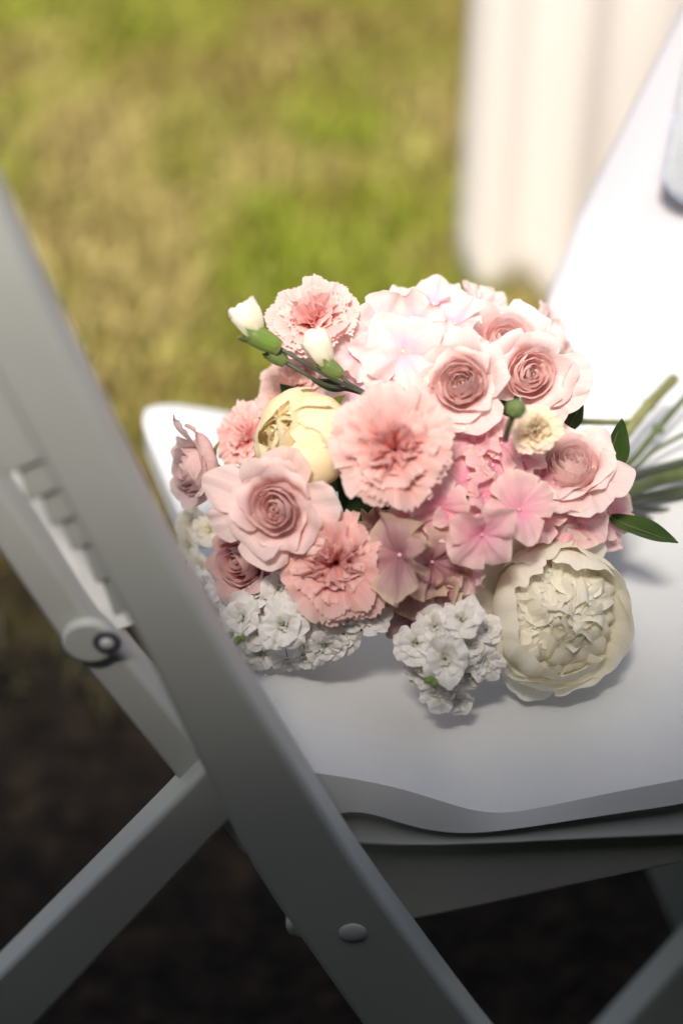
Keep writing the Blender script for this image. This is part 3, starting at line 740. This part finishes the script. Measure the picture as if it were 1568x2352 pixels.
# roses
rose(630, 1168, 104, (-0.12, -0.06, 1.0), 'rose_dusty', 'large dusty pink rose with its heart facing the camera, under the cream peony', off=-0.018, openness=0.9,
     extra=[(160,1.75,0.55,[78,72,80,100]),(195,1.6,0.50,[78,76,88,110]),(5,1.55,0.55,[76,60,62,80]),(330,1.55,0.6,[76,64,70,90]),(75,1.5,0.6,[74,60,58,70]),(255,1.45,0.6,[76,66,70,85])])
rose(436, 1078, 98, (-0.80, -0.10, 0.45), 'rose_dusty', 'pale dusty rose seen from its side, farthest left over the white seat', off=0.02, openness=0.5,
     extra=[(80,1.75,0.30,[60,40,40,80])])
rose(545, 1290, 90, (-0.55, -0.12, 0.75), 'rose_mauve', 'mauve rose tucked under the large dusty pink rose', off=0.012, openness=0.55, extra=[(290,1.6,0.5,[75,60,70,110])])
rose(1058, 878, 96, (-0.14, 0.10, 1.0), 'rose_blush', 'blush spray rose between the large carnation and the other blush roses', off=-0.012, openness=0.85, extra=[(300,1.4,0.6,[75,60,65,85]),(100,1.35,0.6,[75,62,60,85])])
rose(1160, 778, 98, (0.0, 0.35, 0.95), 'rose_blush', 'blush spray rose half hidden behind the rose in front of it', off=0.014, openness=0.85)
rose(1220, 858, 98, (0.06, 0.02, 1.0), 'rose_blush', 'blush spray rose just above the small cream carnation', off=-0.016, openness=0.9, extra=[(0,1.55,0.55,[76,66,72,90]),(335,1.5,0.55,[76,66,76,95]),(300,1.4,0.6,[76,66,72,90])])
rose(1312, 1060, 98, (-0.10, 0.52, 0.85), 'rose_blush', 'blush rose tilted upward beside the green leaf, right side of bouquet', off=0.0, openness=0.7, extra=[(290,1.5,0.6,[76,66,70,85]),(340,1.55,0.55,[76,66,76,95]),(260,1.45,0.6,[76,62,64,80])])
rose(1278, 770, 72, (0.75, 0.35, 0.35), 'rose_blush', 'blush rose facing away at the back, against the white cloth', off=0.05, openness=1.0)
rose(610, 1330, 70, (-0.30, -0.45, 0.7), 'rose_mauve', 'dark mauve rose bud in shade above the white stock', off=0.03, openness=0.4, n=26)

# hydrangeas
cluster('hydrangea', 'very pale pink hydrangea head along the top of the bouquet', 'hydrangea', 'hydrangea heads in the bouquet',
        [(925,808,98,(-0.10,0.18,1.0),-0.008,'hyd_pale',0.5),(905,870,88,(-0.05,0.05,1.0),0.004),(870,745,80,(-0.2,0.5,0.8),0.022),(995,700,74,(0.05,0.55,0.7),0.035),(955,745,78,(0.0,0.4,0.9),0.02),(1045,745,78,(0.1,0.45,0.8),0.02),
         (1010,800,72,(0.1,0.2,1.0),0.008),(815,815,80,(-0.3,0.2,0.9),0.03),(815,890,78,(-0.2,0.0,1.0),0.04),(1090,715,70,(0.2,0.6,0.7),0.045),(1125,712,56,(0.3,0.6,0.6),0.05),(760,870,74,(-0.3,0.2,0.9),0.055),(980,880,70,(0,0,1),0.02),(1030,690,60,(0.2,0.7,0.6),0.05),(930,700,62,(-0.1,0.7,0.6),0.04),(1000,690,66,(0.0,0.9,0.4),0.04),(790,830,80,(-0.3,0.3,0.9),0.045),(700,850,70,(-0.4,0.4,0.8),0.07),(1060,800,64,(0.1,0.3,0.9),0.02),(860,800,70,(-0.2,0.3,0.9),0.03)], 'hyd_pale', wav=1.5)
cluster('hydrangea', 'rosy pink hydrangea head between the large carnation and the white peony', 'hydrangea', 'hydrangea heads in the bouquet',
        [(1106,1228,94,(-0.22,-0.25,0.9),-0.016,'hyd_pink',0.75),(1192,1172,96,(0.12,0.08,1.0),-0.006,'hyd_pink',0.3),(1320,1185,88,(0.35,-0.05,0.9),0.012,'hyd_pink',0.75),(1010,1165,84,(-0.2,0.0,1.0),0.006),(1090,1010,76,(0.0,0.3,0.9),0.016),
         (1130,1070,80,(0.15,0.35,0.9),0.012),(1075,1100,78,(-0.25,0.2,0.9),0.014),(1185,1085,76,(0.3,0.3,0.9),0.02),(1045,1040,70,(-0.1,0.2,1),0.026),(960,1190,70,(-0.3,-0.1,0.9),0.02),(1240,1110,72,(0.3,0.2,0.9),0.02),(1390,1140,72,(0.5,0.1,0.8),0.03),
         (1370,1220,66,(0.5,-0.3,0.8),0.035),(1025,1290,72,(-0.2,-0.4,0.9),0.015),(1250,1245,74,(0.2,-0.3,0.9),0.025),(1160,1130,70,(0,0.1,1),0.01),(1395,1085,62,(0.6,0.2,0.7),0.03),(1240,1180,72,(0.3,0.0,0.9),0.012),(1290,1240,66,(0.4,-0.3,0.8),0.02),(1050,1200,74,(-0.3,-0.1,0.9),0.006),(1150,1020,70,(0.2,0.3,0.9),0.012),(1200,1035,60,(0.2,0.3,0.9),0.016),(1390,1190,66,(0.6,-0.1,0.7),0.025),(1080,1300,70,(-0.1,-0.5,0.8),0.008),(1110,1140,66,(0.1,0.4,0.9),0.004)], 'hyd_pink', bead='bead_pink', wav=1.9)
cluster('hydrangea', 'dusty mauve hydrangea head with cream petal edges, below the large carnation', 'hydrangea', 'hydrangea heads in the bouquet',
        [(920,1275,112,(-0.55,-0.05,0.7),-0.004,'hyd_mauve',0.2),(990,1290,96,(0.35,-0.25,0.85),0.006,'hyd_mauve',0.9),(945,1350,78,(-0.2,-0.4,0.9),0.018),(1010,1350,72,(0.2,-0.45,0.85),0.012),(880,1330,66,(-0.4,-0.3,0.85),0.03),(940,1420,66,(-0.1,-0.5,0.8),0.03),(870,1210,64,(-0.3,0.1,0.9),0.03)], 'hyd_mauve', bead='bead_pink', wav=2.6)

# stocks
cluster('stock', 'white stock spike on the left, lying below the salmon carnation', 'stock flower', 'white stock spikes in the bouquet',
        [(652,1436,66,(-0.05,-0.05,1.0),-0.012),(560,1420,60,(-0.3,0.05,0.95),-0.002),(548,1505,46,(-0.2,-0.4,0.9),0.0),(745,1478,54,(0.25,-0.35,0.9),0.004),(845,1412,56,(0.3,0.0,0.9),0.016),(478,1350,52,(-0.5,0.2,0.8),0.022),(638,1352,46,(0,0.4,0.9),0.014),
         (505,1410,48,(-0.5,0,0.8),0.012),(600,1495,50,(0,-0.5,0.8),0.006),(700,1500,46,(0.1,-0.6,0.7),0.010),(790,1455,50,(0.2,-0.3,0.9),0.014),(690,1395,50,(0.1,0.3,0.9),0.012),(520,1350,46,(-0.3,0.3,0.9),0.025),(880,1380,44,(0.4,0,0.9),0.03),(440,1330,40,(-0.5,0.2,0.8),0.03),(590,1370,44,(-0.2,0.3,0.9),0.012),(600,1450,46,(-0.2,0,0.9),0.004),(700,1445,46,(0.2,0.1,0.9),0.004),(800,1415,46,(0.1,0.1,0.9),0.016),(660,1510,40,(0.1,-0.7,0.6),0.012),(495,1465,42,(-0.5,-0.2,0.8),0.010),(740,1420,44,(0.1,0.3,0.9),0.016)], 'stock_white', kind='stock', bead='stem')
cluster('stock', 'white stock spike at the front, beside the large white peony', 'stock flower', 'white stock spikes in the bouquet',
        [(1022,1512,66,(0.0,-0.05,1.0),-0.016),(1060,1422,58,(0.1,0.25,0.95),-0.006),(958,1478,56,(-0.4,0.05,0.9),-0.004),(1108,1515,52,(0.5,-0.15,0.85),-0.002),(1005,1592,46,(-0.1,-0.45,0.85),-0.004),(1045,1600,46,(0.2,-0.5,0.8),-0.002),(1000,1440,54,(-0.15,0.3,0.9),-0.002),(1115,1448,44,(0.4,0.2,0.9),0.008),(1075,1545,44,(0.3,-0.4,0.9),0.004),(970,1540,44,(-0.4,-0.3,0.9),0.004),(1065,1482,50,(0.2,0.1,0.95),0.002),(1030,1560,42,(0.0,-0.3,0.9),0.002),(985,1520,44,(-0.2,0,0.95),0.002)], 'stock_white', kind='stock', bead='stem')
cluster('stock', 'blurred cream stock spike on the seat behind the leftmost rose', 'stock flower', 'white stock spikes in the bouquet',
        [(445,1200,44,(-0.5,0.2,0.8),0.07,'bud_white'),(440,1255,44,(-0.5,0,0.8),0.065,'bud_white'),(465,1300,40,(-0.5,0,0.8),0.06,'bud_white'),(485,1215,44,(-0.3,0,0.9),0.05,'bud_white')], 'bud_white', kind='stock', bead='stem')

def stock_buds(root, spots):
    inv = root.matrix_world.inverted()
    for px, py, rpx, d, f in spots:
        p = at_depth(px, py, d); r = rpx*K*d; fm = frame(camvec(*f), p)
        V = [] ; n = 10
        prof = [(-1.6,0.12),(-1.5,0.3),(-1.0,0.75),(-0.3,1.0),(0.4,0.92),(1.0,0.6),(1.35,0.2)]
        for z, q in prof:
            for k in range(n): V.append(inv @ fm @ Vector((math.cos(2*math.pi*k/n)*q*r*(1+0.08*math.cos(3*2*math.pi*k/n)), math.sin(2*math.pi*k/n)*q*r, z*r)))
        UV = [(k/n, i/6) for i in range(7) for k in range(n)]
        mesh_obj('bud', V, grid_faces(7, n, 0, True) + [tuple(range(n-1,-1,-1)), tuple(range(6*n, 7*n))], M['calyx'], root, True, UV)
bpy.context.view_layer.update()
stock_buds(bpy.data.objects['stock'], [(505,1465,9,0.925,(-0.9,-0.3,0.4)),(528,1460,8,0.915,(-0.6,-0.6,0.5)),(545,1472,9,0.912,(-0.3,-0.9,0.4)),(518,1486,8,0.918,(-0.6,-0.8,0.4)),(558,1466,7,0.912,(0.2,-0.9,0.4))])
stock_buds(bpy.data.objects['stock.001'], [(985,1562,10,0.905,(-0.9,-0.4,0.4)),(996,1570,8,0.905,(-0.5,-0.8,0.4))])

# small cream carnation and buds
def mini():
    pos, f, r = place(1232, 985, 68, (0.05, 0.05, 1.0), -0.03)
    root = empty('carnation', frame(f, pos - f*r*0.4), 'small cream carnation with a green bud in front, among blush roses', 'carnation', 'carnations in the bouquet')
    for ri, (al, L, W, ruf, cnt) in enumerate([([15,62,90,100], 1.08, 0.46, 0.03, 8), ([12,46,70,70], 0.95, 0.36, 0.05, 9), ([8,28,36,10], 0.85, 0.26, 0.09, 12), ([4,12,10,-20], 0.74, 0.20, 0.10, 8)]):
        for k in range(cnt):
            add_petal(root, 'mini_cream', (k+0.4*ri)*2*math.pi/cnt + jit(0.25), L=r*L*(1+jit(0.1)), W=r*W*(1+jit(0.12)), al=[a+jit(10) for a in al], r0=r*0.02, b=0.2, p=0.9, tipround=0.22, tipk=2.0, ruf=ruf, rfreq=1.2, teeth=0.05, nteeth=5, crump=0.035, cup=0.8/r*random.random(), nt=10, ns=13)
mini()

def cup_mesh(n_rows, prof, n=14, ridges=0, ramp_=0.0):
    """lathe about Z from (z, radius) profile, with optional ridges; returns verts, faces, uvs"""
    V = []; UV = []
    for i, (z, r) in enumerate(prof):
        for k in range(n):
            th = 2*math.pi*k/n; rr = r*(1 + ramp_*math.cos(ridges*th))
            V.append((math.cos(th)*rr, math.sin(th)*rr, z)); UV.append((k/n, i/(len(prof)-1)))
    F = grid_faces(len(prof), n, 0, True); F.append(tuple(range(n-1,-1,-1))); o = (len(prof)-1)*n; F.append(tuple(range(o, o+n)))
    return V, F, UV

def spray_bud(base_px, calyx_px, tip_px, stem_pts, calw, bloomw, d, label, mat='bud_white', bloom=True):
    """a carnation bud: stem, swollen green calyx, furled white petals"""
    b = at_depth(*base_px, d); c = at_depth(*calyx_px, d-0.004); tp = at_depth(*tip_px, d-0.008)
    axis = (c-b).normalized(); Lc = (c-b).length; w = calw*K*d
    fm = frame(axis, b)
    root = empty('carnation_bud', fm, label, 'flower bud', 'carnation buds on thin stems')
    V, F, UV = cup_mesh(6, [(0, w*0.45), (Lc*0.06, w*0.7), (Lc*0.2, w*0.8), (Lc*0.5, w*0.95), (Lc*0.8, w*0.95), (Lc*0.95, w*0.85)], 16, 5, 0.06)
    mesh_obj('calyx', V, F, M['calyx'], root, True, UV)
    for k in range(5):
        add_petal(root, 'calyx', k*2*math.pi/5+0.3, name='sepal', L=Lc*0.42, W=w*0.62, al=[6, 14, 10], r0=w*0.86, b=0.9, p=0.4, tipround=0.7, tipk=1.3, cup=0.9/w, nt=7, ns=7, M4=Matrix.Translation((0,0,Lc*0.80)))
    for k in range(4):
        add_petal(root, 'calyx', k*math.pi/2, name='sepal', L=Lc*0.35, W=w*0.6, al=[20, 6, 4], r0=w*0.62, b=0.9, p=0.4, tipround=0.8, tipk=1.2, cup=1.0/w, nt=6, ns=5)
    if bloom:
        ax2 = (tp-c).normalized(); Lb = (tp-c).length; wb = bloomw*K*d
        q = axis.rotation_difference(ax2); rotl = (fm.to_3x3().inverted() @ q.to_matrix() @ fm.to_3x3()).to_4x4()
        M4 = Matrix.Translation((0,0,Lc*0.72)) @ rotl
        for k in range(11):
            qf = k/10
            add_petal(root, mat, k*2.4, L=Lb*1.28*(0.86+0.16*random.random()), W=wb*(0.55+0.5*qf), al=[24+24*qf, 14+6*qf, -10-18*(1-qf)+jit(8)], r0=w*0.22, b=0.35, p=0.7, cup=1.0/(wb*(0.35+0.55*qf)), tipround=0.2, tipk=2, ruf=0.03, rfreq=1.2, teeth=0.025, nteeth=4, crump=0.02, nt=11, ns=13, M4=M4)
    pts = [at_depth(*p, d+0.004*i) for i, p in enumerate(stem_pts)]
    path = smooth_path([b + axis*Lc*0.05] + pts, 14); inv = fm.inverted()
    tv, tf = tube([inv @ p for p in path], [0.0012]*14, 8)
    mesh_obj('stem', tv, tf, M['stem_dark'] if len(stem_pts) else M['stem'], root)
    return root
spray_bud((643,800),(570,762),(533,695),[(690,828),(760,868),(835,905),(880,940)],26,44,0.925,'open white bud in a green calyx, leftmost of the buds above cream peony')
spray_bud((782,862),(742,832),(708,765),[(800,880),(835,900),(890,930)],20,38,0.93,'closed white bud in front of the top pink carnation')
spray_bud((655,832),(620,808),(600,800),[(700,858),(750,885),(820,900),(870,930)],20,20,0.932,'small all green bud beneath the open white bud', bloom=False)
def green_bud():
    d = 0.872
    p = at_depth(1166, 985, d+0.01); q = at_depth(1178, 955, d); c = at_depth(1188, 932, d)
    axis = camvec(0.15, 0.35, 0.9); fm = frame(axis, c - axis*0.004)
    root = empty('carnation_bud', fm, 'round green bud in front of the small cream carnation', 'flower bud', 'carnation buds on thin stems')
    r = 24*K*d
    V, F, UV = cup_mesh(8, [(-r*0.9, r*0.3), (-r*0.6, r*0.75), (-r*0.2, r*0.97), (r*0.2, r*0.98), (r*0.6, r*0.8), (r*0.9, r*0.45), (r*1.02, r*0.12)], 20, 5, 0.05)
    mesh_obj('calyx', V, F, M['calyx'], root, True, UV)
    inv = fm.inverted(); path = smooth_path([c - axis*r*0.8, q, p, at_depth(1160, 1010, d+0.03)], 10)
    tv, tf = tube([inv @ v for v in path], [0.0018]*10, 8); mesh_obj('stem', tv, tf, M['stem'], root)
    for (a, L) in ((2.6, 0.012), (4.2, 0.016), (0.4, 0.010)):
        add_petal(root, 'leaf', a, name='leaf', L=L, W=L*0.22, al=[30, 20, 30], r0=r*0.4, b=0.8, p=0.4, tipround=0.85, tipk=1.1, cup=60, nt=7, ns=5, M4=Matrix.Translation((0,0,-r*1.3)))
green_bud()

# leaves and filler greenery
def leaf(base, tip, width, mat, d0, d1, label, bend=0.15, fold=0.25, roll=0.0, pale=True, group='leaves of the bouquet'):
    b = at_depth(*base, d0); t = at_depth(*tip, d1); ax = t-b; L = ax.length; ax.normalize()
    n_ = (-FWD - ax*(-FWD).dot(ax)).normalized(); n_ = Matrix.Rotation(roll, 3, ax) @ n_; sd = ax.cross(n_)
    nt_, ns_ = 16, 9; P = []; UV = []
    W = width*K*d0
    for i in range(nt_):
        u = i/(nt_-1); w = W*math.sin(math.pi*min(1, u*0.93+0.05))**0.8*(1-0.35*u)
        if u > 0.999: w = 0.0001
        for j in range(ns_):
            s = -1+2*j/(ns_-1)
            P.append(ax*(u*L) + sd*(s*w*math.cos(fold)) + n_*(abs(s)*w*math.sin(fold)*1.2 + bend*L*(u-u*u)*-1 + 0.0008*math.sin(9*u+4*s)))
            UV.append(((s+1)/2, u))
    root = tag(link(bpy.data.objects.new('leaf', None)), label, 'leaf', group); root.location = b
    mesh_obj('blade', P, grid_faces(nt_, ns_), M[mat], root, True, UV)
    mid = [ax*(u*L) + n_*(bend*L*(u-u*u)*-1 + 0.0004) for u in np.linspace(0, 0.97, 10)]
    tv, tf = tube(mid, list(np.linspace(0.0007, 0.0002, 10)), 6); mesh_obj('midrib', tv, tf, M['leaf_pale'], root)
    return root
leaf((1388,1090),(1428,962),46,'leaf',0.985,0.965,'dark green pointed leaf standing up at the right of the bouquet', fold=0.5, roll=0.35)
leaf((1400,1190),(1556,1246),36,'leaf',0.985,0.955,'dark green pointed leaf lying toward the right under the stems', fold=0.45, roll=-0.5)
leaf((1300,990),(1338,925),24,'leaf',0.985,0.985,'small dark leaf showing beside the cream carnation, below a blush rose')
leaf((790,895),(715,872),16,'leaf',0.955,0.95,'tiny dark leaf beneath the thin bud stems', fold=0.2)
leaf((830,1130),(880,1165),34,'leaf',0.945,0.95,'dark leaf in the gap below the large carnation', fold=0.2)
leaf((880,1310),(905,1240),40,'leaf',0.965,0.965,'dark leaf in the gap beside the salmon carnation', fold=0.2)
leaf((490,1110),(560,1075),26,'calyx',0.985,0.99,'olive green sepal leaf beside the leftmost rose', fold=0.3)
def filler():
    c = at_depth(940, 1130, 1.0)
    root = empty('greenery', Matrix.Translation(c), 'dark leaves filling the gaps deep inside the bouquet', 'greenery')
    for k in range(90):
        a = random.random()*2*math.pi; q = math.sqrt(random.random())*0.68
        px = 940 + math.cos(a)*q*430; py = 1140 + math.sin(a)*q*390
        if py > 1330 or px < 720 or (py < 980 and px < 860): continue
        pos, f, r = place(px, py, 50, None, 0.055 + 0.03*random.random(), 0.9)
        f = (f + Vector((jit(0.6), jit(0.6), jit(0.6)))).normalized()
        fm = Matrix.Translation(-c) @ frame(f, pos, random.random()*6)
        add_petal(root, 'leaf_dark' if random.random() < 0.45 else 'leaf', 0, name='leaf', L=0.045*(0.7+0.6*random.random()), W=0.013, al=[50,75,100], b=0.5, p=0.5, tipround=0.7, tipk=1.4, crump=0.03, nt=8, ns=7, M4=fm)
filler()

# stems leaving the bouquet on the right
def stem(pts, rpx, mat, label, nodes=()):
    path3 = [at_depth(a, b, d + 0.075*min(1, max(0, (a-1330)/170))) for a, b, d in pts]
    path = smooth_path(path3, 22); base = path[0]
    root = tag(link(bpy.data.objects.new('flower_stem', None)), label, 'flower stem', 'bare stems at the right of the bouquet'); root.location = base
    rad = rpx*0.82*K*pts[0][2]
    rr = [rad*(1+0.05*math.sin(i*1.7)) for i in range(22)]
    tv, tf = tube([p-base for p in path], rr, 12); mesh_obj('stalk', tv, tf, M[mat], root)
    for (u, k) in nodes:
        i = int(u*21); p = path[i]; t = (path[min(21,i+1)]-path[max(0,i-1)]).normalized()
        nv, nf = tube([p-base - t*rad*1.8, p-base - t*rad*0.8, p-base, p-base + t*rad*0.8, p-base + t*rad*1.8], [rad*0.9, rad*k*0.85, rad*k, rad*k*0.85, rad*0.9], 12)
        mesh_obj('node', nv, nf, M[mat], root)
stem([(1280,1120,1.02),(1420,1010,1.03),(1480,940,1.04),(1548,868,1.05)], 17, 'stem_pale', 'pale thick stem with a cut end, topmost of the stems at right', [(0.74,1.25)])
stem([(1300,1140,1.02),(1430,1075,1.03),(1510,985,1.04),(1600,880,1.06)], 10, 'stem', 'grey green stem with a swollen node below the pale stem', [(0.70,1.9)])
stem([(1250,1130,1.01),(1420,1105,1.01),(1500,1080,1.02),(1700,1030,1.03)], 15, 'stem_dark', 'olive brown stem lying above the thick bright green one')
stem([(1250,1140,1.0),(1430,1125,1.0),(1520,1100,1.0),(1700,1055,1.01)], 21, 'stem', 'thick bright green stem in the middle of the stems at right')
stem([(1250,1150,1.01),(1430,1150,1.01),(1520,1140,1.01),(1700,1115,1.02)], 17, 'stem_dark', 'brownish stem just under the thick green stem')
stem([(1250,1150,1.01),(1430,1165,1.01),(1500,1170,1.01),(1700,1190,1.02)], 9, 'stem_dark', 'thin dark stem near the lower edge of the stems')
stem([(1250,1150,1.01),(1430,1178,1.01),(1500,1195,1.01),(1700,1250,1.01)], 8, 'stem_dark', 'lowest thin dark stem pointing down to the right')
stem([(1250,1140,1.01),(1430,1090,1.02),(1510,1030,1.03),(1700,930,1.04)], 7, 'stem', 'slender green stem running up between the node stem and the olive brown one')
stem([(1250,1160,1.01),(1430,1142,1.0),(1520,1128,1.01),(1700,1095,1.02)], 6, 'stem', 'slender green stem hugging the underside of the thick bright stem')
stem([(1330,968,1.03),(1400,970,1.03),(1450,968,1.04),(1490,940,1.05)], 9, 'stem_pale', 'short pale side stem behind the upright leaf')
